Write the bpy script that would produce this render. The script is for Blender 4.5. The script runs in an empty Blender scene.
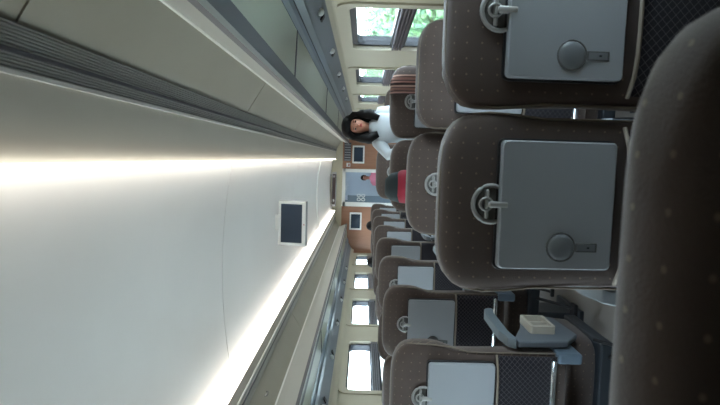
import bpy, bmesh, math, random
from mathutils import Vector, Matrix
random.seed(7)
PI = math.pi
S = bpy.context.scene
COL = S.collection

# ------------------------------------------------------------------ materials
def new_mat(name):
    m = bpy.data.materials.new(name); m.use_nodes = True
    nt = m.node_tree; nt.nodes.clear()
    out = nt.nodes.new('ShaderNodeOutputMaterial')
    return m, nt, out
def lin(c):
    return tuple((x/12.92 if x <= .04045 else ((x+.055)/1.055)**2.4) for x in [v/255 for v in c]) + (1,)
def plain(name, c, rough=.5, metal=0, var=.06, scale=6, spec=.5, bump=0, bscale=60):
    m, nt, out = new_mat(name)
    b = nt.nodes.new('ShaderNodeBsdfPrincipled')
    b.inputs['Roughness'].default_value = rough; b.inputs['Metallic'].default_value = metal
    b.inputs['Specular IOR Level'].default_value = spec
    tc = nt.nodes.new('ShaderNodeTexCoord'); n = nt.nodes.new('ShaderNodeTexNoise')
    n.inputs['Scale'].default_value = scale; n.inputs['Detail'].default_value = 5
    nt.links.new(tc.outputs['Object'], n.inputs['Vector'])
    r = nt.nodes.new('ShaderNodeMix'); r.data_type = 'RGBA'
    L = lin(c)
    r.inputs['A'].default_value = tuple(v*(1-var) for v in L[:3])+(1,)
    r.inputs['B'].default_value = tuple(min(1, v*(1+var)) for v in L[:3])+(1,)
    nt.links.new(n.outputs['Fac'], r.inputs['Factor']); nt.links.new(r.outputs['Result'], b.inputs['Base Color'])
    if bump:
        n2 = nt.nodes.new('ShaderNodeTexNoise'); n2.inputs['Scale'].default_value = bscale
        nt.links.new(tc.outputs['Object'], n2.inputs['Vector'])
        bp = nt.nodes.new('ShaderNodeBump'); bp.inputs['Strength'].default_value = bump; bp.inputs['Distance'].default_value = .004
        nt.links.new(n2.outputs['Fac'], bp.inputs['Height']); nt.links.new(bp.outputs['Normal'], b.inputs['Normal'])
    nt.links.new(b.outputs[0], out.inputs[0])
    return m
def emis(name, c, s):
    m, nt, out = new_mat(name); e = nt.nodes.new('ShaderNodeEmission')
    e.inputs[0].default_value = lin(c); e.inputs[1].default_value = s
    nt.links.new(e.outputs[0], out.inputs[0]); return m
def mathn(nt, op, a, b=None, c=None):
    n = nt.nodes.new('ShaderNodeMath'); n.operation = op
    for i, v in enumerate((a, b, c)):
        if v is None: continue
        if isinstance(v, (int, float)): n.inputs[i].default_value = v
        else: nt.links.new(v, n.inputs[i])
    return n.outputs[0]
def fabric(name, c, dot, pitch=.0265, rad=.0022, net=False):
    """woven seat cloth with a regular grid of small pale dots"""
    m, nt, out = new_mat(name)
    b = nt.nodes.new('ShaderNodeBsdfPrincipled'); b.inputs['Roughness'].default_value = .9
    b.inputs['Specular IOR Level'].default_value = .2
    b.inputs['Sheen Weight'].default_value = .25; b.inputs['Sheen Roughness'].default_value = .5
    tc = nt.nodes.new('ShaderNodeTexCoord'); sp = nt.nodes.new('ShaderNodeSeparateXYZ')
    nt.links.new(tc.outputs['Object'], sp.inputs[0])
    def cell(o, off=0):
        f = mathn(nt, 'FRACT', mathn(nt, 'ADD', mathn(nt, 'DIVIDE', o, pitch), 100.5+off))
        return mathn(nt, 'MULTIPLY', mathn(nt, 'SUBTRACT', f, .5), pitch)
    x = cell(sp.outputs['X'])
    if net:
        d = mathn(nt, 'SUBTRACT', .5*pitch, mathn(nt, 'ADD', mathn(nt, 'ABSOLUTE', x), mathn(nt, 'ABSOLUTE', cell(sp.outputs['Z']))))
        mask = mathn(nt, 'LESS_THAN', mathn(nt, 'ABSOLUTE', d), rad)
    else:
        s = mathn(nt, 'ADD', sp.outputs['Z'], mathn(nt, 'MULTIPLY', sp.outputs['Y'], .9))
        z = cell(s)
        d2 = mathn(nt, 'ADD', mathn(nt, 'MULTIPLY', x, x), mathn(nt, 'MULTIPLY', z, z))
        mask = mathn(nt, 'LESS_THAN', d2, rad*rad)
    n = nt.nodes.new('ShaderNodeTexNoise'); n.inputs['Scale'].default_value = 9; n.inputs['Detail'].default_value = 6
    nt.links.new(tc.outputs['Object'], n.inputs['Vector'])
    L = lin(c)
    r = nt.nodes.new('ShaderNodeMix'); r.data_type = 'RGBA'
    r.inputs['A'].default_value = tuple(v*.82 for v in L[:3])+(1,); r.inputs['B'].default_value = tuple(v*1.18 for v in L[:3])+(1,)
    nt.links.new(n.outputs['Fac'], r.inputs['Factor'])
    q = nt.nodes.new('ShaderNodeMix'); q.data_type = 'RGBA'; q.inputs['B'].default_value = lin(dot)
    nt.links.new(mask, q.inputs['Factor']); nt.links.new(r.outputs['Result'], q.inputs['A'])
    nt.links.new(q.outputs['Result'], b.inputs['Base Color'])
    w = nt.nodes.new('ShaderNodeTexNoise'); w.inputs['Scale'].default_value = 420
    nt.links.new(tc.outputs['Object'], w.inputs['Vector'])
    bp = nt.nodes.new('ShaderNodeBump'); bp.inputs['Strength'].default_value = .35; bp.inputs['Distance'].default_value = .002
    nt.links.new(w.outputs['Fac'], bp.inputs['Height']); nt.links.new(bp.outputs['Normal'], b.inputs['Normal'])
    nt.links.new(b.outputs[0], out.inputs[0]); return m
def glass(name, tint=(1, 1, 1, 1), refl=.12):
    m, nt, out = new_mat(name)
    t = nt.nodes.new('ShaderNodeBsdfTransparent'); t.inputs[0].default_value = tint
    g = nt.nodes.new('ShaderNodeBsdfGlossy'); g.inputs['Roughness'].default_value = .03
    fr = nt.nodes.new('ShaderNodeFresnel'); fr.inputs[0].default_value = 1.45
    mx = nt.nodes.new('ShaderNodeMixShader')
    nt.links.new(mathn(nt, 'MULTIPLY', fr.outputs[0], refl*5), mx.inputs[0])
    nt.links.new(t.outputs[0], mx.inputs[1]); nt.links.new(g.outputs[0], mx.inputs[2]); nt.links.new(mx.outputs[0], out.inputs[0])
    return m
def frosted(name, c):
    m, nt, out = new_mat(name)
    b = nt.nodes.new('ShaderNodeBsdfPrincipled'); b.inputs['Base Color'].default_value = lin(c)
    b.inputs['Roughness'].default_value = .3
    t = nt.nodes.new('ShaderNodeBsdfTranslucent'); t.inputs[0].default_value = lin(c)
    mx = nt.nodes.new('ShaderNodeMixShader'); mx.inputs[0].default_value = .45
    nt.links.new(b.outputs[0], mx.inputs[1]); nt.links.new(t.outputs[0], mx.inputs[2]); nt.links.new(mx.outputs[0], out.inputs[0])
    return m
def wood(name, c1, c2):
    m, nt, out = new_mat(name)
    b = nt.nodes.new('ShaderNodeBsdfPrincipled'); b.inputs['Roughness'].default_value = .4
    tc = nt.nodes.new('ShaderNodeTexCoord'); mp = nt.nodes.new('ShaderNodeMapping'); mp.inputs['Scale'].default_value = (14, 14, 1.2)
    n = nt.nodes.new('ShaderNodeTexNoise'); n.inputs['Scale'].default_value = 3; n.inputs['Detail'].default_value = 8; n.inputs['Distortion'].default_value = 1
    nt.links.new(tc.outputs['Object'], mp.inputs[0]); nt.links.new(mp.outputs[0], n.inputs['Vector'])
    r = nt.nodes.new('ShaderNodeMix'); r.data_type = 'RGBA'; r.inputs['A'].default_value = lin(c1); r.inputs['B'].default_value = lin(c2)
    nt.links.new(n.outputs['Fac'], r.inputs['Factor']); nt.links.new(r.outputs['Result'], b.inputs['Base Color'])
    nt.links.new(b.outputs[0], out.inputs[0]); return m
def stripes(name, cols, pitch, axis='X'):
    m, nt, out = new_mat(name)
    b = nt.nodes.new('ShaderNodeBsdfPrincipled'); b.inputs['Roughness'].default_value = .9
    tc = nt.nodes.new('ShaderNodeTexCoord'); sp = nt.nodes.new('ShaderNodeSeparateXYZ'); nt.links.new(tc.outputs['Object'], sp.inputs[0])
    f = mathn(nt, 'FRACT', mathn(nt, 'ADD', mathn(nt, 'DIVIDE', sp.outputs[axis], pitch), 50))
    cr = nt.nodes.new('ShaderNodeValToRGB'); cr.color_ramp.interpolation = 'CONSTANT'
    for i, (p, c) in enumerate(cols):
        e = cr.color_ramp.elements[i] if i < 2 else cr.color_ramp.elements.new(p)
        e.position = p; e.color = lin(c)
    nt.links.new(f, cr.inputs[0]); nt.links.new(cr.outputs[0], b.inputs['Base Color']); nt.links.new(b.outputs[0], out.inputs[0]); return m

M = dict(
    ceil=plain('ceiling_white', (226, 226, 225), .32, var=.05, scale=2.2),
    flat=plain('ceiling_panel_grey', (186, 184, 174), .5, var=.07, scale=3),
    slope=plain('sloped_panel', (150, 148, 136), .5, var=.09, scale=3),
    grille=plain('grille_metal', (160, 162, 158), .5, .2, var=.05),
    grille_dark=plain('grille_gap', (84, 85, 84), .8),
    lip=plain('rack_lip', (166, 167, 162), .4, var=.04),
    lipedge=plain('rack_edge', (215, 215, 212), .4, .1, var=.02),
    rackdark=plain('rack_dark', (74, 76, 84), .5, var=.05),
    rackglass=frosted('rack_glass', (188, 192, 178)),
    bluegrey=plain('blue_grey_metal', (104, 120, 134), .35, .3, var=.05),
    service=plain('service_panel', (122, 128, 134), .5, var=.05),
    cream=plain('wall_cream', (192, 185, 164), .45, var=.04, scale=3),
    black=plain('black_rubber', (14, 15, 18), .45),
    frame=plain('window_frame_dark', (22, 27, 36), .4),
    silver=plain('silver_rail', (148, 150, 156), .35, .6),
    pleat=plain('pleated_blind', (112, 106, 110), .7),
    glass=glass('window_glass', (.93, .97, .96, 1)),
    floor=plain('floor_vinyl', (128, 122, 116), .55, var=.12, scale=5, bump=.2),
    wood=wood('wood_veneer', (140, 98, 76), (170, 126, 102)),
    fab=fabric('seat_cloth', (78, 67, 62), (114, 100, 85), .036, .0026),
    side=plain('seat_side_cloth', (98, 85, 76), .9, var=.1, scale=20, spec=.2),
    pipe=plain('seat_piping', (118, 108, 95), .6),
    tray=plain('tray_plastic', (142, 146, 150), .38, var=.03, spec=.5),
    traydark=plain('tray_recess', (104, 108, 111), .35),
    latch=plain('latch_plastic', (150, 150, 147), .35, .2),
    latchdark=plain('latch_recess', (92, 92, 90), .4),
    net=fabric('pocket_net', (48, 46, 52), (100, 96, 100), .022, .0011, net=True),
    arm=plain('armrest_pad', (98, 108, 114), .45),
    panel=plain('armrest_panel', (92, 98, 104), .45),
    box=plain('armrest_box', (176, 168, 154), .5),
    metal=plain('painted_steel', (60, 66, 72), .4, .4),
    chrome=plain('chrome', (205, 210, 214), .2, .9),
    white=plain('white_plastic', (224, 226, 224), .4, var=.02),
    greypl=plain('grey_plastic', (158, 160, 164), .4, .2),
    screen=plain('screen_glass', (50, 62, 78), .12, var=.03),  # blue-grey base lifted to carry the reflection on dark glass
    strip=emis('strip_light', (255, 247, 234), 4.2),
    skin=plain('skin', (176, 122, 100), .55, var=.03),
    hair=plain('black_hair', (14, 12, 13), .6, var=.2, scale=40, spec=.2),
    shirt=plain('white_shirt', (176, 182, 186), .85, var=.05, bump=.5, bscale=22),
    trousers=plain('dark_trousers', (48, 50, 60), .9),
    red=plain('red_cloth', (140, 30, 50), .85, var=.1, scale=14, bump=.4, bscale=30),
    teal=plain('dark_teal_cloth', (30, 42, 44), .85, var=.1),
    pink=plain('pink_cloth', (214, 128, 146), .85),
    eye=plain('eye_dark', (16, 12, 12), .2), lips=plain('lips', (150, 62, 62), .5), eyewhite=plain('eye_white', (225, 222, 216), .3),
    shawl=stripes('striped_cloth', [(0, (150, 112, 100)), (.22, (96, 70, 64)), (.34, (176, 142, 126)), (.5, (70, 56, 54)), (.72, (160, 118, 106)), (.88, (88, 66, 62))], .062),
    leafa=plain('leaf_green', (124, 158, 108), .6, var=.3, scale=2), leafb=plain('leaf_dark', (72, 108, 74), .6, var=.3, scale=2),
    bark=plain('bark', (96, 80, 64), .9, var=.2), ground=plain('gravel_ground', (176, 172, 160), .95, var=.15, scale=1.5),
    vest=plain('vestibule_wall', (196, 206, 216), .4), sign=plain('sign_dark', (58, 44, 46), .4), redpl=plain('red_plastic', (168, 44, 40), .5),
)

# ------------------------------------------------------------------ builders
def link(name, bm, mat, parent=None, smooth=False):
    bmesh.ops.recalc_face_normals(bm, faces=bm.faces)
    me = bpy.data.meshes.new(name); bm.to_mesh(me); bm.free()
    me.materials.append(mat)
    if smooth:
        for p in me.polygons: p.use_smooth = True
    o = bpy.data.objects.new(name, me); COL.objects.link(o)
    if parent: o.parent = parent
    return o
def box(bm, c, s, bev=0, rot=None):
    r = bmesh.ops.create_cube(bm, size=1)
    vs = r['verts']
    for v in vs: v.co = Vector((v.co.x*s[0], v.co.y*s[1], v.co.z*s[2]))
    if bev:
        es = list({e for v in vs for e in v.link_edges})
        rr = bmesh.ops.bevel(bm, geom=es, offset=bev, segments=2, affect='EDGES', profile=.5)
        vs = list({v for f in rr['faces'] for v in f.verts} | {v for v in vs if v.is_valid})
    if rot: bmesh.ops.rotate(bm, verts=vs, cent=(0, 0, 0), matrix=rot)
    for v in vs: v.co += Vector(c)
    return vs
def boxr(bm, x0, x1, y0, y1, z0, z1, bev=0):
    return box(bm, ((x0+x1)/2, (y0+y1)/2, (z0+z1)/2), (abs(x1-x0), abs(y1-y0), abs(z1-z0)), bev)
def tube(bm, pts, r, n=8, closed=False):
    pts = [Vector(p) for p in pts]; rings = []
    for i, p in enumerate(pts):
        if closed: t = pts[(i+1) % len(pts)]-pts[i-1]
        else: t = pts[min(i+1, len(pts)-1)]-pts[max(i-1, 0)]
        t.normalize()
        a = Vector((0, 0, 1)) if abs(t.z) < .9 else Vector((0, 1, 0))
        u = t.cross(a).normalized(); w = t.cross(u)
        rr = r[i] if isinstance(r, (list, tuple)) else r
        rings.append([bm.verts.new(p+(u*math.cos(k*2*PI/n)+w*math.sin(k*2*PI/n))*rr) for k in range(n)])
    m = len(rings)
    for i in range(m if closed else m-1):
        A, B = rings[i], rings[(i+1) % m]
        if closed and i == m-1:   # match twist
            best = min(range(n), key=lambda s: sum((A[k].co-B[(k+s) % n].co).length for k in range(n)))
            B = [B[(k+best) % n] for k in range(n)]
        for k in range(n): bm.faces.new((A[k], A[(k+1) % n], B[(k+1) % n], B[k]))
    if not closed: bm.faces.new(rings[0][::-1]); bm.faces.new(rings[-1])
def loft(bm, levels, n=24, e=3.5):
    """levels: (cx, cy, z, half_x, half_y) stacked in z; superellipse rings, capped"""
    rings = []
    for cx, cy, z, hx, hy in levels:
        R = []
        for k in range(n):
            a = 2*PI*k/n; c, s = math.cos(a), math.sin(a)
            R.append(bm.verts.new((cx+hx*math.copysign(abs(c)**(2/e), c), cy+hy*math.copysign(abs(s)**(2/e), s), z)))
        rings.append(R)
    for A, B in zip(rings, rings[1:]):
        for k in range(n): bm.faces.new((A[k], A[(k+1) % n], B[(k+1) % n], B[k]))
    bm.faces.new(rings[0][::-1]); bm.faces.new(rings[-1])
    return rings
def prism(bm, prof, y0, y1):
    """profile in XZ extruded along Y"""
    A = [bm.verts.new((x, y0, z)) for x, z in prof]; B = [bm.verts.new((x, y1, z)) for x, z in prof]
    n = len(prof)
    for k in range(n): bm.faces.new((A[k], A[(k+1) % n], B[(k+1) % n], B[k]))
    bm.faces.new(A[::-1]); bm.faces.new(B)
def prism_x(bm, prof, x0, x1):
    A = [bm.verts.new((x0, y, z)) for y, z in prof]; B = [bm.verts.new((x1, y, z)) for y, z in prof]
    n = len(prof)
    for k in range(n): bm.faces.new((A[k], A[(k+1) % n], B[(k+1) % n], B[k]))
    bm.faces.new(A[::-1]); bm.faces.new(B)
def slab(prof, t):
    """thick polyline -> closed profile, thickened upwards/outwards"""
    out = []
    for i, p in enumerate(prof):
        a = Vector(prof[max(i-1, 0)]); b = Vector(prof[min(i+1, len(prof)-1)]); d = (b-a).normalized()
        out.append((p[0]-d.y*t, p[1]+d.x*t))
    return list(prof)+out[::-1]
def empty(name, loc, rz=0):
    o = bpy.data.objects.new(name, None); o.empty_display_size = .1; COL.objects.link(o); o.location = loc; o.rotation_euler = (0, 0, rz); return o
def tag(o, label, cat, group=None, kind=None):
    if label: o['label'] = label
    if cat: o['category'] = cat
    if group: o['group'] = group
    if kind: o['kind'] = kind
    return o
def struct(o, label=None):
    o['kind'] = 'structure'
    if label: o['label'] = label
    return o
def kids(o): return [c for c in bpy.data.objects if c.parent == o]
def copy_tree(o, parent=None):
    c = o.copy(); COL.objects.link(c)
    if parent: c.parent = parent
    for k in kids(o): copy_tree(k, c)
    return c

# ------------------------------------------------------------------ carriage shell
XC = -.54
XR, XL = .82, -1.98
Y0, Y1 = -2.6, 10.8
def mir(x): return 2*XC - x
H = 1.38

b = bmesh.new(); boxr(b, XL-.1, XR+.1, Y0-.1, 14.2, -.08, 0)
struct(link('floor', b, M['floor']), 'grey brown vinyl carriage floor')

# side walls with window openings
WZ0, WZ1 = .80, 1.50
RWIN = [(.92, 1.95), (2.86, 3.98), (4.80, 5.90), (6.76, 7.84), (8.72, 9.80)]
LWIN = [(.72, 1.92), (2.54, 3.68), (4.27, 5.49), (6.05, 7.20), (7.76, 8.88), (9.55, 10.55)]  # nearest openings are unseen, added to light the left seats; none behind camera
def wall(name, xin, xout, wins, label):
    b = bmesh.new(); lo, hi = min(xin, xout), max(xin, xout)
    boxr(b, lo, hi, Y0, Y1, 0, WZ0); boxr(b, lo, hi, Y0, Y1, WZ1, 2.25)
    ys = [Y0]+[v for w in wins for v in w]+[Y1]
    for i in range(0, len(ys), 2): boxr(b, lo, hi, ys[i], ys[i+1], WZ0, WZ1)
    o = link(name, b, M['cream']); struct(o, label)
wall('wall_right', XR, XR+.09, RWIN, 'cream carriage side wall on the upper edge of the photo')
wall('wall_left', XL, XL-.09, LWIN, 'cream carriage side wall on the lower edge of the photo')
def rrect(hw, hh, r, n=5):
    pts = []
    for cx, cz, a0 in ((hw-r, hh-r, 0), (-hw+r, hh-r, 90), (-hw+r, -hh+r, 180), (hw-r, -hh+r, 270)):
        for k in range(n+1):
            a = math.radians(a0+90*k/n); pts.append((cx+r*math.cos(a), cz+r*math.sin(a)))
    return pts
def ringx(bm, yc, zc, outer, inner, x0, x1):
    n = len(outer); V = []
    for prof, x in ((outer, x0), (outer, x1), (inner, x1), (inner, x0)):
        V.append([bm.verts.new((x, yc+p[0], zc+p[1])) for p in prof])
    for i in range(4):
        A, B = V[i], V[(i+1) % 4]
        for k in range(n): bm.faces.new((A[k], A[(k+1) % n], B[(k+1) % n], B[k]))
wn = 0
for side, xin, wins in ((1, XR, RWIN), (-1, XL, LWIN)):
    for (a, c) in wins:
        wn += 1; yc, hw = (a+c)/2, (c-a)/2; zc, hh = (WZ0+WZ1)/2, (WZ1-WZ0)/2
        root = empty('window_%d' % wn, (xin, yc, WZ0)); struct(root)
        mo_ = .0 if side > 0 else .055
        def P(name, bm, mat, par=None):
            o = link(name, bm, mat, root); o.location = (-xin, -yc, -WZ0); return o
        b = bmesh.new()  # moulded cream surround
        ringx(b, yc, zc, rrect(hw+.05, hh+.05, .09), rrect(hw-.015, hh-.015, .07), xin-side*.012, xin+side*.02); P('surround', b, M['cream'])
        b = bmesh.new()
        ringx(b, yc, zc, rrect(hw-.002, hh-.002, .05), rrect(hw-.048, hh-(.05 if side > 0 else .030), .05), xin+side*.02, xin+side*.085); P('window_frame', b, M['frame'])
        b = bmesh.new(); boxr(b, xin+side*.012, xin+side*.07, a+.01, c-.01, 1.105+mo_, 1.210+mo_, .008); P('mullion', b, M['frame'])
        b = bmesh.new()
        for q in range(4): boxr(b, xin-side*.012, xin+side*.012, a+.02, c-.02, 1.128+mo_+q*.019, 1.140+mo_+q*.019, .003)
        P('blind_rail', b, M['pleat'] if side > 0 else M['silver'])
        b = bmesh.new(); boxr(b, xin+side*.05, xin+side*.056, a+.02, c-.02, WZ0+.02, WZ1-.02)
        P('pane', b, M['glass'])

# end wall (wood) with door opening, vestibule behind
DX0, DX1, DZ = -1.00, -.22, 1.80
b = bmesh.new()
boxr(b, XL, DX0, Y1, Y1+.05, 0, 1.82); boxr(b, DX1, XR, Y1, Y1+.05, 0, 1.82)
struct(link('wall_end', b, M['wood']), 'wood veneer bulkhead at the far end of the aisle')
b = bmesh.new(); boxr(b, XL, XR, Y1, Y1+.05, 1.82, 2.25)
struct(link('trim_1', b, M['cream']), 'cream header above the far bulkhead')
b = bmesh.new(); boxr(b, XL-.1, XR+.1, Y0-.1, Y0, 0, 2.25)
struct(link('wall_rear', b, M['wood']))  # unseen; darker wood chosen to dim the near seat backs
dr = empty('door_1', (XC-.07, Y1, 0)); struct(dr, 'white framed glass sliding door in the far bulkhead')
def PD(name, bm, mat): o = link(name, bm, mat, dr); o.location = (-(XC-.07), -Y1, 0); return o
b = bmesh.new(); boxr(b, DX0, DX0+.09, Y1-.02, Y1+.04, 0, DZ); boxr(b, DX1-.07, DX1, Y1-.02, Y1+.04, 0, DZ); boxr(b, DX0, DX1, Y1-.02, Y1+.04, DZ-.05, DZ+.02)
PD('door_frame', b, M['white'])
b = bmesh.new(); boxr(b, DX0+.09, DX0+.13, Y1-.01, Y1+.02, .1, DZ-.05); boxr(b, DX0+.13, DX0+.23, Y1-.012, Y1+.018, .1, 1.7); PD('door_stile', b, M['bluegrey'])
b = bmesh.new(); boxr(b, DX0+.23, DX1-.07, Y1+.003, Y1+.009, .4, 1.75); PD('door_glass', b, M['glass'])
b = bmesh.new(); boxr(b, DX0+.09, DX1-.07, Y1, Y1+.03, .02, .4); PD('kick_plate', b, M['white'])
b = bmesh.new()
for dx in (-.04, .04):
    for dz in (-.045, .045):
        tube(b, [(DX0+.19+dx+.03*math.cos(t*PI/4), Y1-.03, 1.42+dz+.035*math.sin(t*PI/4)) for t in range(8)], .009, 6, True)
PD('door_handle', b, M['white'])
# vestibule
b = bmesh.new()
boxr(b, XL, -1.25, Y1+.05, 14, 0, 2.2); boxr(b, .1, XR, Y1+.05, 14, 0, 2.2); boxr(b, XL, XR, 14, 14.1, 0, 2.2)
struct(link('wall_vestibule', b, M['vest']))
b = bmesh.new(); boxr(b, -1.3, .15, Y1+.05, 14, 2.05, 2.1); struct(link('ceiling_vestibule', b, M['ceil']))
vl = empty('vestibule_fill_lamp', (-.55, 12.2, 2.05))  # unseen lamp, added to brighten the space behind the door
o = link('diffuser', (lambda b: (boxr(b, -.12, .12, -.4, .4, -.03, -.01, .01), b)[1])(bmesh.new()), emis('vestibule_fill_glow', (235, 244, 255), 30), vl)
o = link('lamp_housing', (lambda b: (boxr(b, -.15, .15, -.43, .43, -.01, .0, 0), b)[1])(bmesh.new()), M['white'], vl)
tag(vl, 'unseen lamp added to brighten the vestibule beyond the glass door', 'ceiling lamp')

# ------------------------------------------------------------------ ceiling
ZE, ZA = 2.012, .045     # edge height / arch rise of the centre panels
def arch(x): return ZE + ZA*(1-((x-XC)/EX)**2)
EX = .513
XCC = XC; XC = XC-.011   # the centre bay sits a touch off the middle
joints = [-2.6, -.03, 2.50, 5.05, 7.58, 10.79]
for i, (a, c) in enumerate(zip(joints, joints[1:])):
    b = bmesh.new(); n = 20
    pr = [(XC-EX+2*EX*k/n, arch(XC-EX+2*EX*k/n)+ (.0 if i < 4 else -.0)) for k in range(n+1)]
    prism(b, slab(pr, .02), a+.004, c-.004)
    o = link('ceiling_panel' if i else 'ceiling', b, M['ceil'], None, False); o.name = 'ceiling' ; struct(o, 'white arched centre ceiling panel between the light strips')
b = bmesh.new(); pr = [(XC-EX+2*EX*k/24, arch(XC-EX+2*EX*k/24)-.012) for k in range(25)]
prism(b, slab(pr, .03), 7.56, 7.60); struct(link('trim_2', b, M['white']), 'white arched rib across the ceiling near the far end')
b = bmesh.new(); pr = [(XL-.05, 2.09), (XR+.05, 2.09), (XR+.05, 2.12), (XL-.05, 2.12)]
prism(b, pr, Y0, Y1); struct(link('trim_3', b, M['rackdark']))
XC = XCC
tn = 4
for side in (1, -1):
    X = (lambda x: x) if side > 0 else mir
    sx = -.022 if side > 0 else 0
    def PR(prof, mat, label=None, t=.015, y0=Y0, y1=Y1, name=None):
        global tn
        p = [(X(x), z) for x, z in prof]
        b = bmesh.new(); prism(b, slab(p, t if side > 0 else -t), y0, y1)
        o = link(name or 'trim_%d' % tn, b, mat); 
        if not name: tn += 1; struct(o, label)
        return o
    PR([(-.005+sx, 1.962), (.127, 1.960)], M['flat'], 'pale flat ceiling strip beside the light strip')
    
    # air grille: dark backing, slats
    PR([(.127, 1.962), (.200, 1.944)], M['grille_dark'], None)
    g = empty('air_grille', (X(.163), (Y0+Y1)/2, 1.95)); tag(g, 'long ribbed metal air grille in the ceiling, %s' % ('beside the straight light strip' if side > 0 else 'beside the slanting lower light strip'), 'air vent')
    NS = 13
    for k in range(NS):
        if k == 5: continue
        t = (k+.5)/NS; x = .127+.073*t; z = 1.962-.018*t
        b = bmesh.new(); w = .0017 if k < NS else .004
        boxr(b, X(x)-w, X(x)+w, Y0, Y1-.01, z-.006, z+.002)
        o = link('slat', b, M['grille'], g); o.location = -g.location
    b = bmesh.new(); boxr(b, min(X(.120), X(.128)), max(X(.120), X(.128)), Y0, Y1-.01, 1.953, 1.962); o = link('edge_rail', b, M['lipedge'], g); o.location = -g.location
    b = bmesh.new(); boxr(b, min(X(.153), X(.161)), max(X(.153), X(.161)), Y0, Y1-.01, 1.945, 1.956); o = link('centre_rail', b, M['rackdark'], g); o.location = -g.location
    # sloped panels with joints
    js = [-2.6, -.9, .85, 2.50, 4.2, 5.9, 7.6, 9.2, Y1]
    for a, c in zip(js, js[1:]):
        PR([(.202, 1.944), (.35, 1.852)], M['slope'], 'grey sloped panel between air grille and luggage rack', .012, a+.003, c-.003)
    # luggage rack
    rk = empty('luggage_rack', (X(.45), 4.0, 1.70))
    tag(rk, 'overhead luggage rack with frosted glass shelf above the seats on the %s side' % ('upper' if side > 0 else 'lower'), 'luggage rack', 'overhead luggage racks')
    def PK(name, prof, mat, t=.012, y0=Y0, y1=Y1-.005):
        o = PR(prof, mat, None, t, y0, y1, name); o.parent = rk; o.location = -rk.location; return o
    PK('front_lip', [(.35, 1.852), (.325, 1.80), (.285, 1.70)], M['lip'], .014)
    b = bmesh.new(); tube(b, [(X(.347), Y0, 1.849), (X(.347), Y1-.01, 1.849)], .0055, 8); o = link('edge_strip', b, M['lipedge'], rk); o.location = -rk.location
    PK('front_rail', [(.285, 1.70), (.352, 1.695)], M['rackdark'], .02)
    gs = [-2.6, .45, 2.36, 4.25, 6.15, 8.05, 9.9, Y1-.01]
    for a, c in zip(gs, gs[1:]):
        PK('glass_panel', [(.352, 1.700), (.556, 1.692)], M['rackglass'], .008, a+.012, c-.012)
        if c < 10.7: PK('crossbar', [(.352, 1.697), (.556, 1.689)], M['rackdark'], .014, c-.012, c+.012)
    PK('rear_rail', [(.556, 1.690), (.585, 1.682), (.60, 1.672)], M['bluegrey'], .012)
    PK('rail', [(.604, 1.668), (.655, 1.655)], M['bluegrey'], .014)
    PR([(.602, 1.676), (.606, 1.668)], M['black'], None, .004)
    PR([(.658, 1.670), (.79, 1.60)], M['service'], 'grey service panel with lamps and switches above the windows')
    PR([(.79, 1.60), (.815, 1.575), (XR+.01, 1.54)], M['cream'], 'cream cove above the windows', .012)
    # light strip
    ls = empty('light_strip', (X(-.010), 4, 2.09)); tag(ls, 'long bright recessed light strip, %s' % ('running straight along the middle of the photo' if side > 0 else 'the wider glowing slanting one nearer the lower edge'), 'ceiling light')
    b = bmesh.new(); prism(b, [(X(-.003+sx), 1.961), (X(-.004+sx), 1.942), (X(-.010+sx), 1.936), (X(-.016+sx), 1.942), (X(-.018+sx), 2.006), (X(-.005+sx), 2.006)], .55, 10.5)  # unseen near stretch left unlit to darken the closest seats
    o = link('diffuser', b, M['strip'], ls); o.location = -ls.location
    b = bmesh.new(); boxr(b, min(X(-.016+sx), X(-.001+sx)), max(X(-.016+sx), X(-.001+sx)), Y0+.01, 10.55, 1.998, 2.09); o = link('light_housing', b, M['white'], ls); o.location = -ls.location
    # reading lamps
    rows = [1.2, 2.16, 3.12, 4.08, 5.04, 6.0] if side > 0 else [3.1, 4.06, 5.02, 5.98, 6.94, 7.9]
    ordn = ['nearest', 'second', 'third', 'fourth', 'fifth', 'sixth']
    for i, yy in enumerate(rows):
        t = empty('reading_lamp', (X(.735), yy+.55, 1.624)); tag(t, 'white reading lamp and switch over the %s windows, %s from the camera' % ('upper' if side > 0 else 'lower', ordn[i]), 'reading lamp', 'reading lamps on the %s service panel' % ('upper' if side > 0 else 'lower'))
        ang = Matrix.Rotation(side*math.radians(28), 3, 'Y')
        b = bmesh.new(); loft(b, [(0, 0, .004, .02, .02), (0, 0, -.010, .019, .019), (0, 0, -.018, .013, .013), (0, 0, -.021, .005, .005)], 16, 2)
        bmesh.ops.rotate(b, verts=b.verts, cent=(0, 0, 0), matrix=ang); link('lamp_dome', b, M['white'], t, True)
        b = bmesh.new(); box(b, (0, .11, -.004), (.035, .05, .010), .002); bmesh.ops.rotate(b, verts=b.verts, cent=(0, 0, 0), matrix=ang); link('switch', b, M['black'], t)

# wall band / ledge at window sill and baseboards
for side, x in ((1, XR), (-1, XL)):
    b = bmesh.new(); boxr(b, x-.025*(side > 0), x+.025*(side < 0), Y0, Y1, 0, .12); struct(link('baseboard_right' if side > 0 else 'baseboard_left', b, M['service']))

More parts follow.
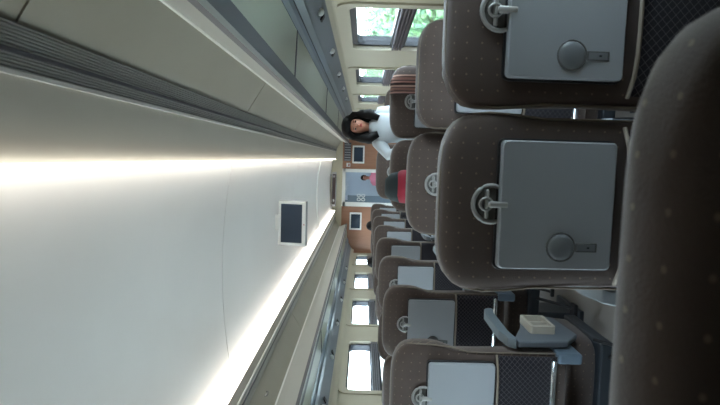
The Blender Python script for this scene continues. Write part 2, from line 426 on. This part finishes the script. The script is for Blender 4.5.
# ------------------------------------------------------------------ seats
HY, HZ = .10, .42
def build_seat(ang, aisle, name='train_seat', mir_=1, dz=0, tz=0, wl=.200):
    """local: origin on floor below the back face; faces +Y.  aisle: -1/+1 side of the aisle, 0 window seat"""
    t = math.radians(ang); R3 = Matrix.Rotation(t, 3, 'X'); hv = Vector((0, HY, HZ))
    root = empty(name, (0, 0, 0))
    def rec(bm):
        for v in bm.verts: v.co = hv + R3 @ (v.co + Vector((0, 0, dz))-hv)
    # backrest
    lv = []
    prof = [(.515, .182, .062), (.525, .192, .072), (.545, .198, .078), (.60, .200, .078), (.75, .198, .072), (.88, .197, .066), (.98, .200, .062), (1.05, .208, .060),
            (1.10, .2125, .060), (1.15, .2125, .060), (1.185, .206, .059), (1.205, .194, .056), (1.220, .176, .051), (1.232, .150, .042), (1.239, .118, .029), (1.242, .08, .013)]
    for z, hx, d in prof:
        hx *= (wl/.2 if z < 1.0 else 1)*(1.0 if z > 1.0 else 1)
        if z > 1.0 and (wl > .2 or wl < .19): hx *= 1.03
        lv.append((0, .061 if z > 1.0 else d+.001, z, hx, d))
    b = bmesh.new(); loft(b, lv, 36, 4.5); rec(b)
    bk = link('backrest', b, M['fab'], root, True)
    # piping down both sides and over the head, on the rear rim
    b = bmesh.new(); path = []
    P = [(.55, .199), (.65, .199), (.80, .197), (.92, .197), (1.0, .201), (1.07, .209), (1.13, .212), (1.175, .207), (1.20, .195), (1.221, .170), (1.235, .130), (1.240, .08), (1.241, 0)]
    P = [(z, x*(wl/.2 if z < 1.0 else (1.03 if wl > .2 or wl < .19 else 1))) for z, x in P]
    path = [(-x, .022 if z < 1.17 else .040, z) for z, x in P]+[(x, .022 if z < 1.17 else .040, z) for z, x in P[-2::-1]]
    tube(b, path, .0030, 6); rec(b); link('piping', b, M['pipe'], root, True)
    # tray with cup dish, groove and slot
    def plate(bm, hw, hh, r, zc_, y0, y1, ins):
        V = []
        for yy, k in ((y1, 0), (y0+ins, 0), (y0, ins)):
            V.append([bm.verts.new((p[0]*(hw-k)/hw, yy, zc_+p[1]*(hh-k)/hh)) for p in rrect(hw, hh, r, 4)])
        n = len(V[0])
        for A, B in zip(V, V[1:]):
            for k in range(n): bm.faces.new((A[k], A[(k+1) % n], B[(k+1) % n], B[k]))
        bm.faces.new(V[0]); bm.faces.new(V[-1][::-1])
    b = bmesh.new(); plate(b, .1525, .1375, .012, .955+tz, -.024, -.004, .003); rec(b); tr = link('tray_table', b, M['tray'], root)
    b = bmesh.new(); plate(b, .158, .143, .016, .955+tz, -.006, .004, .001); rec(b); link('tray_shadow_gap', b, M['black'], tr)  # dark backing plate stands in for the shadow gap round the tray
    b = bmesh.new(); cx, cz = -.098*mir_, .942+tz
    tube(b, [(cx+.034*math.cos(k*PI/12), -.0245, cz+.034*math.sin(k*PI/12)) for k in range(24)], .0022, 6, True); 
    rec(b); rg = link('dish_rim', b, M['grille_dark'], tr, True)
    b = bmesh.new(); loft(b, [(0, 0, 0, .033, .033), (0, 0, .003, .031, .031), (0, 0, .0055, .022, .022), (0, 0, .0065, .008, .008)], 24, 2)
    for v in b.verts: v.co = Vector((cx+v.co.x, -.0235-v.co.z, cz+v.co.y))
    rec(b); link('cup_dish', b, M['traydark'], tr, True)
    b = bmesh.new(); box(b, (cx, -.0240, cz-.062), (.022, .003, .052), .001); rec(b); link('slot_rim', b, M['grille_dark'], tr)
    b = bmesh.new(); box(b, (cx, -.0256, cz-.061), (.015, .002, .044), .0005); rec(b); link('slot', b, M['traydark'], tr)
    b = bmesh.new(); box(b, (cx, -.0268, cz-.066), (.004, .001, .006)); rec(b); link('slot_mark', b, M['black'], tr)
    # latch: ring, recessed dish, tab
    b = bmesh.new(); zc = 1.108+tz
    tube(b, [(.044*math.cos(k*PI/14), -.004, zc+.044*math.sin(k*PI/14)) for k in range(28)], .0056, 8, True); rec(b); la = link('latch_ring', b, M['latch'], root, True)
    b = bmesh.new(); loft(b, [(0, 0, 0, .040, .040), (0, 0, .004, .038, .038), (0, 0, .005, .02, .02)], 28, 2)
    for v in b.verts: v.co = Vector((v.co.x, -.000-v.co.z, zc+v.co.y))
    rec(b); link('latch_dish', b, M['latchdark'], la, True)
    b = bmesh.new(); box(b, (0, -.018, zc-.012), (.015, .018, .046), .005); box(b, (0, -.006, zc+.012), (.070, .010, .010), .003); tube(b, [(.015*math.cos(k*PI/6), -.010, zc+.014+.015*math.sin(k*PI/6)) for k in range(12)], .0035, 6, True)
    rec(b); link('latch_tab', b, M['latch'], la, True)
    # pocket
    b = bmesh.new(); n = 14; V = []
    for j in range(9):
        z = .56+.25*j/8; row = []
        for i in range(n+1):
            u = i/n*2-1; row.append(b.verts.new((.185*u, -.006-.034*(1-u**4)*(j/8)**.7, z)))
        V.append(row)
    for j in range(8):
        for i in range(n): b.faces.new((V[j][i], V[j][i+1], V[j+1][i+1], V[j+1][i]))
    bmesh.ops.solidify(b, geom=b.faces[:], thickness=.002); rec(b); link('net_pocket', b, M['net'], root, True)
    b = bmesh.new(); tube(b, [(.19*(i/8*2-1), -.008-.036*(1-(i/8*2-1)**4), .812) for i in range(9)], .005, 6); rec(b); link('pocket_hem', b, M['pipe'], root, True)
    b = bmesh.new(); tube(b, [(-.17, -.012, .575), (.17, -.012, .575)], .013, 10); rec(b); link('foot_bar', b, M['chrome'], root, True)
    # hinge covers
    for s in (-1, 1):
        b = bmesh.new(); box(b, (s*(wl-.012), .05, .505), (.045, .13, .10), .010); link('hinge_cover', b, M['bluegrey'], root)
    # cushion
    b = bmesh.new()
    loft(b, [(0, .345, .325, .19, .20), (0, .345, .34, .203, .21), (0, .345, .40, .206, .215), (0, .345, .435, .198, .208), (0, .345, .45, .17, .18)], 32, 5)
    link('seat_cushion', b, M['fab'], root, True)
    b = bmesh.new(); boxr(b, -.21, .21, .10, .53, .27, .33, .01); link('seat_pan', b, M['metal'], root)
    # pedestal legs
    b = bmesh.new(); box(b, (0, .28, .15), (.09, .26, .26), .015); box(b, (0, .28, .012), (.16, .40, .024), .006); link('pedestal', b, M['metal'], root)
    # foot rest with arms
    b = bmesh.new()
    for s in (-1, 1): tube(b, [(s*.15, .12, .30), (s*.15, -.02, .20), (s*.15, -.10, .15)], .010, 6)
    box(b, (0, -.11, .145), (.36, .07, .022), .008); link('footrest', b, M['black'], root)
    # armrests
    sides = [(1, 0), (-1, 0)]
    for s in ((-1, 1) if aisle else ()):
        big = (s == aisle)
        x0 = (.222 if wl < .2 else .240) if big else .2225
        prof = [(.02, .72), (.05, .750), (.14, .765), (.42, .765), (.48, .75), (.50, .725), (.48, .705), (.42, .725), (.14, .725), (.05, .71)] if big else \
               [(.165, .70), (.18, .72), (.48, .715), (.50, .70), (.48, .685), (.18, .685)]
        w = .040 if big else .013
        b = bmesh.new(); prism_x(b, prof, s*x0-w/2, s*x0+w/2); bmesh.ops.bevel(b, geom=b.edges[:], offset=.004, segments=1, affect='EDGES')
        ar = link('armrest', b, M['arm'], root)
        if big:
            b = bmesh.new(); prism_x(b, [(.02, .712), (.07, .715), (.20, .65), (.37, .60), (.42, .54), (.38, .44), (.14, .42), (.04, .50)], s*x0-.013, s*x0+.013)
            bmesh.ops.bevel(b, geom=b.edges[:], offset=.004, segments=1, affect='EDGES'); link('side_panel', b, M['panel'], ar)
            b = bmesh.new(); xo = s*(x0+.014)
            ringx(b, .21, .575, [(p[0], p[1]) for p in rrect(.085, .055, .012, 2)], [(p[0], p[1]) for p in rrect(.070, .042, .008, 2)], xo, xo+s*.034)
            box(b, (xo+s*.014, .21, .575), (.028, .012, .09)); link('storage_box', b, M['box'], ar)
            b = bmesh.new(); tube(b, [(s*x0, .11, .36), (s*x0, .02, .27), (s*x0, -.02, .25)], .008, 6); box(b, (s*x0, -.03, .245), (.05, .02, .02), .004); link('recline_pedal', b, M['black'], ar)
        else:
            b = bmesh.new(); boxr(b, s*x0-.006, s*x0+.006, .18, .24, .45, .69, .002); link('armrest_post', b, M['panel'], ar)
    return root

XS = dict(ra=-.10, rw=.349, la=-.98, lw=-1.425)
AISLE_R, AISLE_L = -1, 1
def retag(o, lab): tag(o, lab, 'train seat', 'brown dotted train seats with grey trays')
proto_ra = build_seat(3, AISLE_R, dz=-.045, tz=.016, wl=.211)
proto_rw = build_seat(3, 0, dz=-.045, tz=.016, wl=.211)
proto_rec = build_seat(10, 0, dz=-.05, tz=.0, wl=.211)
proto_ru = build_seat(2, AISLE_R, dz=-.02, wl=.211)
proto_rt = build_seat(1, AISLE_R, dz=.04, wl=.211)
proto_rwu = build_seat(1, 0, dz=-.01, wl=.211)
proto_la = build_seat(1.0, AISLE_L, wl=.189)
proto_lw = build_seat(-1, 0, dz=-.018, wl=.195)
rights = [.325+.955*k for k in range(0, 10)]
Lrows = [2.10+.957*k for k in range(0, 8)]
def put(proto, first, x, y, z, lab):
    o = proto if first else copy_tree(proto); o.location = (x, y, z); retag(o, lab); return o
rn = ['nearest blurred', 'second', 'third', 'fourth', 'fifth', 'sixth', 'seventh']
R_seats = {}
rl = ['brown dotted seat back filling the right edge of the photo, closest to the camera',
      'large brown dotted aisle seat back with grey tray, centre right of the photo',
      'brown dotted aisle seat back just beyond the large central one, half its tray latch showing',
      'brown aisle seat behind the red headscarf passenger, just past the second full seat',
      'brown aisle seat whose top shows beside the far door, beyond the red headscarf passenger']
for k in range(0, 5):
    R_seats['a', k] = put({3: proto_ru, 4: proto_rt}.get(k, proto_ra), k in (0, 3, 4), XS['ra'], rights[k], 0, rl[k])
wl = [None, 'large brown window seat back with grey tray at the upper edge',
      'brown dotted window seat back below the green window, second along the upper side',
      'brown window seat with striped cloth on it, in front of the girl in white',
      'brown window seat directly behind the girl in white']
for k in range(1, 5):
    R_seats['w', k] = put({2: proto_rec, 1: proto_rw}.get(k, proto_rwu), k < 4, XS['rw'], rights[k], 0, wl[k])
for c in kids(R_seats['a', 0]):
    if c.name.startswith('piping'): bpy.data.objects.remove(c)
ordn = ['first', 'second', 'third', 'fourth', 'fifth', 'sixth', 'seventh', 'eighth']
for k in range(8):
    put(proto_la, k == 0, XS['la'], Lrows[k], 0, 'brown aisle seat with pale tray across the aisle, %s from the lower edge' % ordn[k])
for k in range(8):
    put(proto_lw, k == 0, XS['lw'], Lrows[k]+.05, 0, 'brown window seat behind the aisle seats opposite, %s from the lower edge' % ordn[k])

# ------------------------------------------------------------------ monitors and fittings
mo = empty('ceiling_monitor', (-.515, 4.0, 2.03)); tag(mo, 'white framed monitor with dark screen hanging from the ceiling between the light strips', 'monitor')
RX = Matrix.Rotation(math.radians(-9), 3, 'X')
def mon(name, mat, par, *bx):
    b = bmesh.new()
    for a in bx: boxr(b, *a)
    bmesh.ops.rotate(b, verts=b.verts, cent=(0, 0, 0), matrix=RX); return link(name, b, mat, par)
mon('monitor_casing', M['greypl'], mo, (-.175, .175, 0, .035, -.225, 0, .006))
mon('bezel', M['white'], mo, (-.17, .17, -.008, 0, -.22, -.19, .003), (-.17, .17, -.008, 0, -.022, -.002, .003), (-.17, -.15, -.008, 0, -.2, -.01, .003), (.15, .17, -.008, 0, -.2, -.01, .003))
mon('screen', M['screen'], mo, (-.151, .151, -.004, -.001, -.192, -.02))
mon('power_light', M['redpl'], mo, (-.01, .0, -.010, -.007, -.210, -.204))
b = bmesh.new(); boxr(b, -.06, .06, .012, .03, -.01, .045, .002); link('mount', b, M['white'], mo)
for nm, xa, xb, za, zb, lab in (('u', -.105, .262, 1.372, 1.62, 'white framed dark screen on the wood bulkhead, nearer the girl in white'), ('l', -1.487, -1.125, 1.395, 1.645, 'white framed dark screen on the wood bulkhead, on the lower side of the door')):
    r = empty('wall_screen', ((xa+xb)/2, Y1, (za+zb)/2)); tag(r, lab, 'screen')
    w, h = (xb-xa)/2, (zb-za)/2
    b = bmesh.new(); boxr(b, -w, w, -.05, -.001, -h, h, .006); link('screen_casing', b, M['white'], r)
    b = bmesh.new(); boxr(b, -w+.035, w-.035, -.054, -.049, -h+.03, h-.03); link('screen', b, M['screen'], r)
r = empty('information_display', (-.64, 10.55, 1.93)); tag(r, 'dark brown long display box hung from the ceiling above the glass door', 'display')
b = bmesh.new(); boxr(b, -.35, .35, 0, .12, .0, .09, .008); link('display_casing', b, M['greypl'], r)
b = bmesh.new(); boxr(b, -.31, .31, -.004, .001, .012, .078); link('display_face', b, M['sign'], r)
b = bmesh.new(); boxr(b, -.25, -.2, -.006, -.003, .03, .06); boxr(b, .24, .28, -.006, -.003, .03, .06); link('display_icon', b, M['greypl'], r)
b = bmesh.new(); boxr(b, -.3, -.27, .03, .08, .08, .13); boxr(b, .27, .3, .03, .08, .08, .13); link('hanger', b, M['greypl'], r)
r = empty('vent_panel', (.12, Y1, 1.71)); tag(r, 'small grey louvred panel high on the wood bulkhead above the upper screen', 'vent')
b = bmesh.new(); boxr(b, -.18, .2, -.01, -.001, -.06, .08, .002); link('vent_backing', b, M['rackdark'], r)
for k in range(7):
    b = bmesh.new(); boxr(b, -.17+.052*k, -.15+.052*k, -.016, -.009, -.05, .07); link('louvre', b, M['greypl'], r)
b = bmesh.new(); boxr(b, -.18, -.10, Y1-.006, Y1-.001, 1.66, 1.74, .001); tag(link('warning_sticker', b, M['white']), 'small white and red sticker on the bulkhead between door and upper screen', 'sticker')
sk = bpy.data.objects['warning_sticker']; b = bmesh.new(); boxr(b, -.165, -.115, Y1-.008, Y1-.006, 1.675, 1.70); link('red_mark', b, M['redpl'], sk)
b = bmesh.new(); boxr(b, -1.72, -1.62, Y1-.008, Y1-.001, 1.72, 1.80, .002); tag(link('wall_sign', b, M['white']), 'small white sign high on the wood bulkhead, lower side of the photo', 'sign')
# latch on left sloped panel, light fitting on right one
r = empty('panel_latch', (mir(.27), 2.85, 1.902)); tag(r, 'small metal latch on the grey sloped panel, lower side of the photo', 'latch')
b = bmesh.new(); tube(b, [(0.0, -.03, .004), (.004, -.02, -.012), (.004, .02, -.012), (0, .03, .004)], .004, 6); link('latch_handle', b, M['chrome'], r, True)

# shawl on the third window seat
b = bmesh.new(); V = []
y3 = rights[3]; tt = math.radians(3)
path = [(-.052, .86), (-.045, .95), (-.036, 1.05), (-.030, 1.12), (-.022, 1.19), (.01, 1.243), (.06, 1.262), (.11, 1.262), (.17, 1.24), (.205, 1.20), (.215, 1.10), (.21, .98)]
for i in range(14):
    u = i/13; x = .040+.115*u; row = []
    for j, (yy, zz) in enumerate(path):
        p = Vector((0, HY, HZ)) + Matrix.Rotation(tt, 3, 'X') @ (Vector((x, yy*.62+.003*math.sin(i*1.7+j), zz-.026+.001*math.sin(i*2.1) - (.018*(max(0, u-.6)/.4)**2 if 3 < j < 9 else 0))) - Vector((0, HY, HZ)))
        row.append(b.verts.new((p.x, p.y, p.z)))
    V.append(row)
for i in range(13):
    for j in range(len(path)-1): b.faces.new((V[i][j], V[i+1][j], V[i+1][j+1], V[i][j+1]))
bmesh.ops.solidify(b, geom=b.faces[:], thickness=.006)
sh = link('striped_cloth', b, M['shawl'], None, True); sh.location = (XS['rw'], y3, 0)
tag(sh, 'pinkish brown striped cloth draped over the window seat in front of the girl', 'cloth')

# ------------------------------------------------------------------ people
def skin_body(name, nodes, edges, mat, parent, root=0, sub=2):
    me = bpy.data.meshes.new(name); me.from_pydata([n[0] for n in nodes], edges, []); me.materials.append(mat)
    o = bpy.data.objects.new(name, me); COL.objects.link(o); o.parent = parent
    md = o.modifiers.new('skin', 'SKIN'); md.use_smooth_shade = True
    lay = me.skin_vertices[0].data if me.skin_vertices else None
    if lay is None:
        bm = bmesh.new(); bm.from_mesh(me); bm.verts.layers.skin.verify(); bm.to_mesh(me); bm.free(); lay = me.skin_vertices[0].data
    for i, n in enumerate(nodes):
        r = n[1]; lay[i].radius = r if isinstance(r, tuple) else (r, r); lay[i].use_root = (i == root)
    s = o.modifiers.new('sub', 'SUBSURF'); s.levels = sub; s.render_levels = sub
    return o
def ellip(bm, c, r, seg=20, cut=None):
    vs = bmesh.ops.create_uvsphere(bm, u_segments=seg, v_segments=seg//2+2, radius=1)['verts']
    for v in vs: v.co = Vector((c[0]+v.co.x*r[0], c[1]+v.co.y*r[1], c[2]+v.co.z*r[2]))
    return vs
def hand(nodes, edges, wrist, k, d, side, s=1.0):
    """adds palm and five fingers continuing from node k along direction d"""
    d = Vector(d).normalized(); u = Vector(side).normalized(); w = d.cross(u)
    P = Vector(wrist)+d*.045*s; nodes.append((tuple(P), (.030*s, .016*s))); p = len(nodes)-1; edges.append((k, p))
    for off, L in ((-.024, .050), (-.008, .060), (.008, .056), (.024, .044)):
        a = P+d*.035*s+u*off*s; q = a+d*L*.5*s-w*.006*s; e = a+d*L*s-w*.018*s
        i = len(nodes); nodes += [(tuple(a), .0085*s), (tuple(q), .0075*s), (tuple(e), .006*s)]; edges += [(p, i), (i, i+1), (i+1, i+2)]
    a = P-d*.01*s-u*.036*s; e = a+d*.03*s-u*.014*s
    i = len(nodes); nodes += [(tuple(a), .010*s), (tuple(e), .007*s)]; edges += [(p, i), (i, i+1)]
def person(name, loc, rz, lab, s, pose, shirt, trousers, hair='long', hairmat=None, head_turn=0, arm=None):
    """+Y is the direction the person faces; s scales an adult of 1.65 m"""
    root = empty(name, loc, rz); tag(root, lab, 'person')
    hd = 1.36 if s < .8 else 1.0     # child heads are relatively larger
    V = lambda x, y, z: (x*s, y*s, z*s)
    if pose == 'stand': hip = .86; knees = [(.0, .02, .47)]; 
    N = []; E = []
    z0 = {'stand': .86, 'sit': .12}[pose]
    def add(p, r, par=None):
        N.append((V(*p), (r[0]*s, r[1]*s) if isinstance(r, tuple) else r*s)); i = len(N)-1
        if par is not None: E.append((par, i))
        return i
    pel = add((0, 0, z0), (.135, .10)); wa = add((0, .0, z0+.17), (.12, .085), pel); ch = add((0, 0, z0+.36), (.135, .09), wa)
    nk = add((0, .0, z0+.53), .05, ch); nk2 = add((0, .01, z0+.585), .048, nk)
    jaw = add((0, .025, z0+.635), (.056*hd, .064*hd), nk2); mid = add((0, .012, z0+.69), (.072*hd, .088*hd), jaw); top = add((0, .0, z0+.765), (.060*hd, .075*hd), mid)
    for sd in (-1, 1):
        sh = add((sd*.165, 0, z0+.475), .055, ch)
        if arm and arm[0] == sd: el, wr = arm[1], arm[2]
        elif pose == 'stand': el, wr = (sd*.21, -.01, z0+.20), (sd*.20, .07, z0-.04)
        else: el, wr = (sd*.21, .02, z0+.22), (sd*.15, .25, z0+.12)
        e = add(el, .040, sh); w = add(wr, .026, e)
        d = Vector(N[w][0])-Vector(N[e][0]); hand(N, E, N[w][0], w, d, (sd*-1, 0, .2), s)
        if pose == 'stand':
            h = add((sd*.09, 0, z0-.06), .085, pel); k = add((sd*.095, .02, .47), .055, h); a = add((sd*.09, -.01, .09), .036, k); f = add((sd*.10, .12, .035), (.040, .030), a)
        else:
            h = add((sd*.09, .06, z0-.01), .085, pel); k = add((sd*.11, .42, z0+.02), .060, h); a = add((sd*.10, .42, z0-.36), .038, k); f = add((sd*.10, .54, z0-.41), (.040, .028), a)
    body = skin_body('body', N, E, M['skin'], root)
    # face
    hz = z0+.70; fy = .012+.088*hd*.93
    for sd in (-1, 1):
        b = bmesh.new(); ellip(b, V(sd*.029*hd, fy-.010, hz+.005), (.013*s, .008*s, .008*s), 12); link('eye', b, M['eye'], root, True)
        b = bmesh.new(); ellip(b, V(sd*.029*hd, fy-.003, hz+.026), (.017*s, .006*s, .0035*s), 12); link('eyebrow', b, M['hair'], root, True)
        b = bmesh.new(); ellip(b, V(sd*.076*hd, .01, hz-.01), (.010*s, .018*s, .028*s), 12); link('ear', b, M['skin'], root, True)
    b = bmesh.new(); ellip(b, V(0, fy+.004, hz-.022), (.012*s, .016*s, .020*s), 12); link('nose', b, M['skin'], root, True)
    b = bmesh.new(); ellip(b, V(0, fy-.006, hz-.055), (.024*s, .010*s, .009*s), 12); link('mouth', b, M['lips'], root, True)
    # clothes
    b = bmesh.new()
    loft(b, [tuple(q*s for q in l) for l in [(0, 0, z0-.10, .165, .125), (0, 0, z0+.02, .160, .120), (0, 0, z0+.18, .148, .108), (0, 0, z0+.34, .168, .120), (0, 0, z0+.44, .180, .112), (0, 0, z0+.50, .140, .090), (0, .005, z0+.545, .068, .064), (0, .008, z0+.56, .060, .058)]], 28, 2.4)
    for sd in (-1, 1):
        sh = Vector(V(sd*.150, 0, z0+.46))
        if arm and arm[0] == sd: el, wr = Vector(V(*arm[1])), Vector(V(*arm[2]))
        elif pose == 'stand': el, wr = Vector(V(sd*.21, -.01, z0+.20)), Vector(V(sd*.20, .07, z0-.04))
        else: el, wr = Vector(V(sd*.21, .02, z0+.22)), Vector(V(sd*.15, .25, z0+.12))
        pts = [sh+Vector((-sd*.07*s, 0, .004*s)), sh+Vector((-sd*.03*s, 0, .008*s)), sh.lerp(el, .06), sh.lerp(el, .5), el, el.lerp(wr, .5), wr]
        tube(b, pts, [.050*s, .068*s, .074*s, .066*s, .060*s, .052*s, .044*s], 14)
    link('shirt', b, shirt, root, True)
    if pose == 'stand':
        b = bmesh.new()
        for sd in (-1, 1): tube(b, [V(sd*.085, 0, z0+.02), V(sd*.09, 0, z0-.08), V(sd*.095, .02, .47), V(sd*.09, 0, .10)], [.105*s, .10*s, .072*s, .055*s], 14)
        link('trousers', b, trousers, root, True)
    else:
        b = bmesh.new()
        for sd in (-1, 1): tube(b, [V(sd*.085, -.02, z0-.0), V(sd*.095, .18, z0+.0), V(sd*.11, .40, z0+.02), V(sd*.11, .45, z0-.06), V(sd*.10, .43, z0-.34)], [.10*s, .095*s, .078*s, .072*s, .055*s], 14)
        link('trousers', b, trousers, root, True)
    # hair
    if hair == 'long':
        b = bmesh.new(); n = 32
        lv = [(z0+.47, .105, .05, -.03), (z0+.51, .128, .07, -.035), (z0+.57, .128, .088, -.03), (z0+.64, .112, .098, -.022), (z0+.70, .104, .106, -.014), (z0+.76, .098, .106, -.008), (z0+.81, .084, .09, -.004), (z0+.845, .056, .06, -.002), (z0+.858, .02, .022, 0)]
        rings = []
        for z, hx, hy, cy in lv:
            R = []
            for k in range(n):
                a = 2*PI*k/n; x, y = math.cos(a), math.sin(a)
                front = max(0, y)**3 if z < z0+.775 else 0      # open round the face
                rr = 1+.03*math.sin(k*3.1+z*40)
                yy = hy*y*rr*(1-.62*front); R.append(b.verts.new(V(hx*hd*x*rr, cy+yy*hd, z)))
            rings.append(R)
        for A, B in zip(rings, rings[1:]):
            for k in range(n): b.faces.new((A[k], A[(k+1) % n], B[(k+1) % n], B[k]))
        b.faces.new(rings[0][::-1]); b.faces.new(rings[-1])
        for sd in (-1, 1): tube(b, [V(sd*.05, .05, z0+.80), V(sd*.092*hd, .062, z0+.73), V(sd*.100*hd, .055, z0+.64), V(sd*.096*hd, .070, z0+.56), V(sd*.085, .095, z0+.46)], [.026*s, .032*s, .042*s, .058*s, .034*s], 10)
        link('hair', b, hairmat or M['hair'], root, True)
    elif hair == 'short':
        b = bmesh.new(); vs = ellip(b, V(0, -.006, z0+.735), (.086*s*hd, .102*s*hd, .096*s*hd), 24)
        bmesh.ops.delete(b, geom=[v for v in b.verts if v.co.y > .045*s and v.co.z < (z0+.77)*s], context='VERTS')
        link('hair', b, hairmat or M['hair'], root, True)
    elif hair == 'scarf':
        b = bmesh.new()
        loft(b, [tuple(q*s for q in l) for l in [(0, -.01, z0+.40, .155, .11), (0, -.01, z0+.50, .125, .10), (0, -.015, z0+.58, .092, .095), (0, -.018, z0+.66, .096, .102), (0, -.018, z0+.72, .099, .109), (0, -.014, z0+.765, .094, .104), (0, -.012, z0+.785, .080, .088)]], 28, 2.1)
        bmesh.ops.bisect_plane(b, geom=b.verts[:]+b.edges[:]+b.faces[:], plane_co=V(0, .062, z0+.7), plane_no=(0, 1, .08), clear_outer=True)
        link('headscarf', b, M['red'], root, True)
        b = bmesh.new()
        loft(b, [tuple(q*s for q in l) for l in [(0, .0, z0+.60, .080, .084), (0, -.0, z0+.68, .092, .102), (0, -.0, z0+.76, .094, .106), (0, .004, z0+.82, .078, .088), (0, .01, z0+.852, .045, .05)]], 28, 2.1)
        bmesh.ops.bisect_plane(b, geom=b.verts[:]+b.edges[:]+b.faces[:], plane_co=V(0, .085, z0+.7), plane_no=(0, 1, .0), clear_outer=True)
        link('inner_scarf', b, M['teal'], root, True)
    return root
# girl stands on the cushion of the third window seat row, looking back over it
g = person('person', (.215, rights[3]+.42, .45), PI+.10, 'girl with long black hair in a white top facing the camera over a seat back', .635, 'stand', M['shirt'], M['trousers'], 'long', arm=(1, (.30, .05, 1.20), (.24, .20, 1.00)))
p2 = person('person', (-.135, rights[2]+.33, .45), .22, 'seated passenger in a red headscarf seen from behind, near the aisle', .845, 'sit', M['teal'], M['trousers'], 'scarf')
p3 = person('person', (-1.05, Lrows[6]+.28, .45), 0, 'passenger whose dark hair shows over the far aisle seats, nearer the door', .91, 'sit', M['trousers'], M['trousers'], 'short')
p4 = person('person', (-1.45, Lrows[5]+.34, .45), 0, 'passenger whose dark hair shows against the farthest window on the lower side', .89, 'sit', M['trousers'], M['trousers'], 'short')
p5 = person('person', (-.50, 13.6, 0), PI, 'person in a pink top standing beyond the glass door', .86, 'stand', M['pink'], M['trousers'], 'short')

# ------------------------------------------------------------------ outside
b = bmesh.new(); boxr(b, -90, XL-.6, -20, 120, -1.25, -1.15); boxr(b, XR+.6, 90, -20, 120, -1.25, -1.15)
struct(link('ground', b, M['ground']), 'pale ground outside the windows')
def shrub(x, y, h, r, lab, seed):
    rnd = random.Random(seed); root = empty('shrub', (x, y, -1.15)); tag(root, lab, 'shrub', 'green bushes outside the windows')
    b = bmesh.new()
    for k in range(7):
        a = rnd.uniform(0, 2*PI); tube(b, [(0, 0, 0), (.3*r*math.cos(a), .3*r*math.sin(a), h*.4), (.7*r*math.cos(a+.3), .7*r*math.sin(a+.3), h*.8)], [.06, .04, .015], 6)
    link('stem', b, M['bark'], root)
    for mat, n in ((M['leafa'], 1500), (M['leafb'], 1200)):
        b = bmesh.new()
        for k in range(n):
            while True:
                p = Vector((rnd.uniform(-1, 1), rnd.uniform(-1, 1), rnd.uniform(-1, 1)))
                if .35 < p.length < 1: break
            p = Vector((p.x*r, p.y*r, h*.55+p.z*h*.5)); sz = rnd.uniform(.07, .16)
            u = Vector((rnd.gauss(0, 1), rnd.gauss(0, 1), rnd.gauss(0, 1))).normalized(); w = u.orthogonal().normalized()
            b.faces.new([b.verts.new(p+u*sz), b.verts.new(p+w*sz*.45), b.verts.new(p-u*sz), b.verts.new(p-w*sz*.45)])
        link('foliage', b, mat, root)
for i, (x, y, h, r) in enumerate([(4.6, 15.5, 2.2, 1.6), (5.0, 19.5, 2.6, 1.9), (5.6, 23.5, 2.3, 1.9), (5.4, 28.5, 2.7, 2.0), (6.0, 34, 2.5, 2.2), (6.0, 41, 2.8, 2.4), (6.4, 50, 2.7, 2.6), (3.6, 12.0, 1.8, 1.2)]):
    shrub(x, y, h, r, 'leafy green bush outside the windows on the upper side', i)

w = bpy.data.worlds.new('World'); S.world = w; w.use_nodes = True; nt = w.node_tree; nt.nodes.clear()
out = nt.nodes.new('ShaderNodeOutputWorld'); bg = nt.nodes.new('ShaderNodeBackground')
tc = nt.nodes.new('ShaderNodeTexCoord'); sp = nt.nodes.new('ShaderNodeSeparateXYZ'); nt.links.new(tc.outputs['Generated'], sp.inputs[0])
cr = nt.nodes.new('ShaderNodeValToRGB'); nt.links.new(sp.outputs['Z'], cr.inputs[0])
cr.color_ramp.elements[0].color = (.80, .90, 1.0, 1); cr.color_ramp.elements[1].color = (.60, .75, 1.0, 1)
bg.inputs[1].default_value = 22.0
nt.links.new(cr.outputs[0], bg.inputs[0]); nt.links.new(bg.outputs[0], out.inputs[0])
# portals: sky light sampling at the window openings only
for side, x, wins in ((1, XR+.12, RWIN), (-1, XL-.12, LWIN)):
    for a, c in wins:
        ld = bpy.data.lights.new('window_portal', 'AREA'); ld.shape = 'RECTANGLE'; ld.size = WZ1-WZ0; ld.size_y = c-a; ld.cycles.is_portal = True
        lo = bpy.data.objects.new('window_portal', ld); COL.objects.link(lo); lo.location = (x, (a+c)/2, (WZ0+WZ1)/2); lo.rotation_euler = (0, side*PI/2, 0)

# ------------------------------------------------------------------ camera
R = [[0.027888940639869006, -0.9960335942810359, -0.08449429598254818], [0.007664691985403763, -0.0843116118394414, 0.9964099581024892], [-0.9995816422317662, -0.028436440927724453, 0.005282929169436902]]
cd = bpy.data.cameras.new('Camera'); cam = bpy.data.objects.new('Camera', cd); COL.objects.link(cam)
cd.sensor_width = 36; cd.lens = 26; cd.clip_start = .02; cd.dof.use_dof = True; cd.dof.focus_distance = 3.2; cd.dof.aperture_fstop = 8.5; cd.clip_end = 500
mw = Matrix.Identity(4)
for i in range(3):
    mw[i][0] = R[i][0]; mw[i][1] = -R[i][1]; mw[i][2] = -R[i][2]
mw[2][3] = H
cam.matrix_world = mw
S.camera = cam
S.view_settings.view_transform = 'Standard'; S.view_settings.look = 'None'; S.view_settings.gamma = 1; S.view_settings.exposure = 0.4
S.view_settings.use_curve_mapping = False
S.cycles.max_bounces = 10; S.cycles.diffuse_bounces = 6; S.cycles.transparent_max_bounces = 12
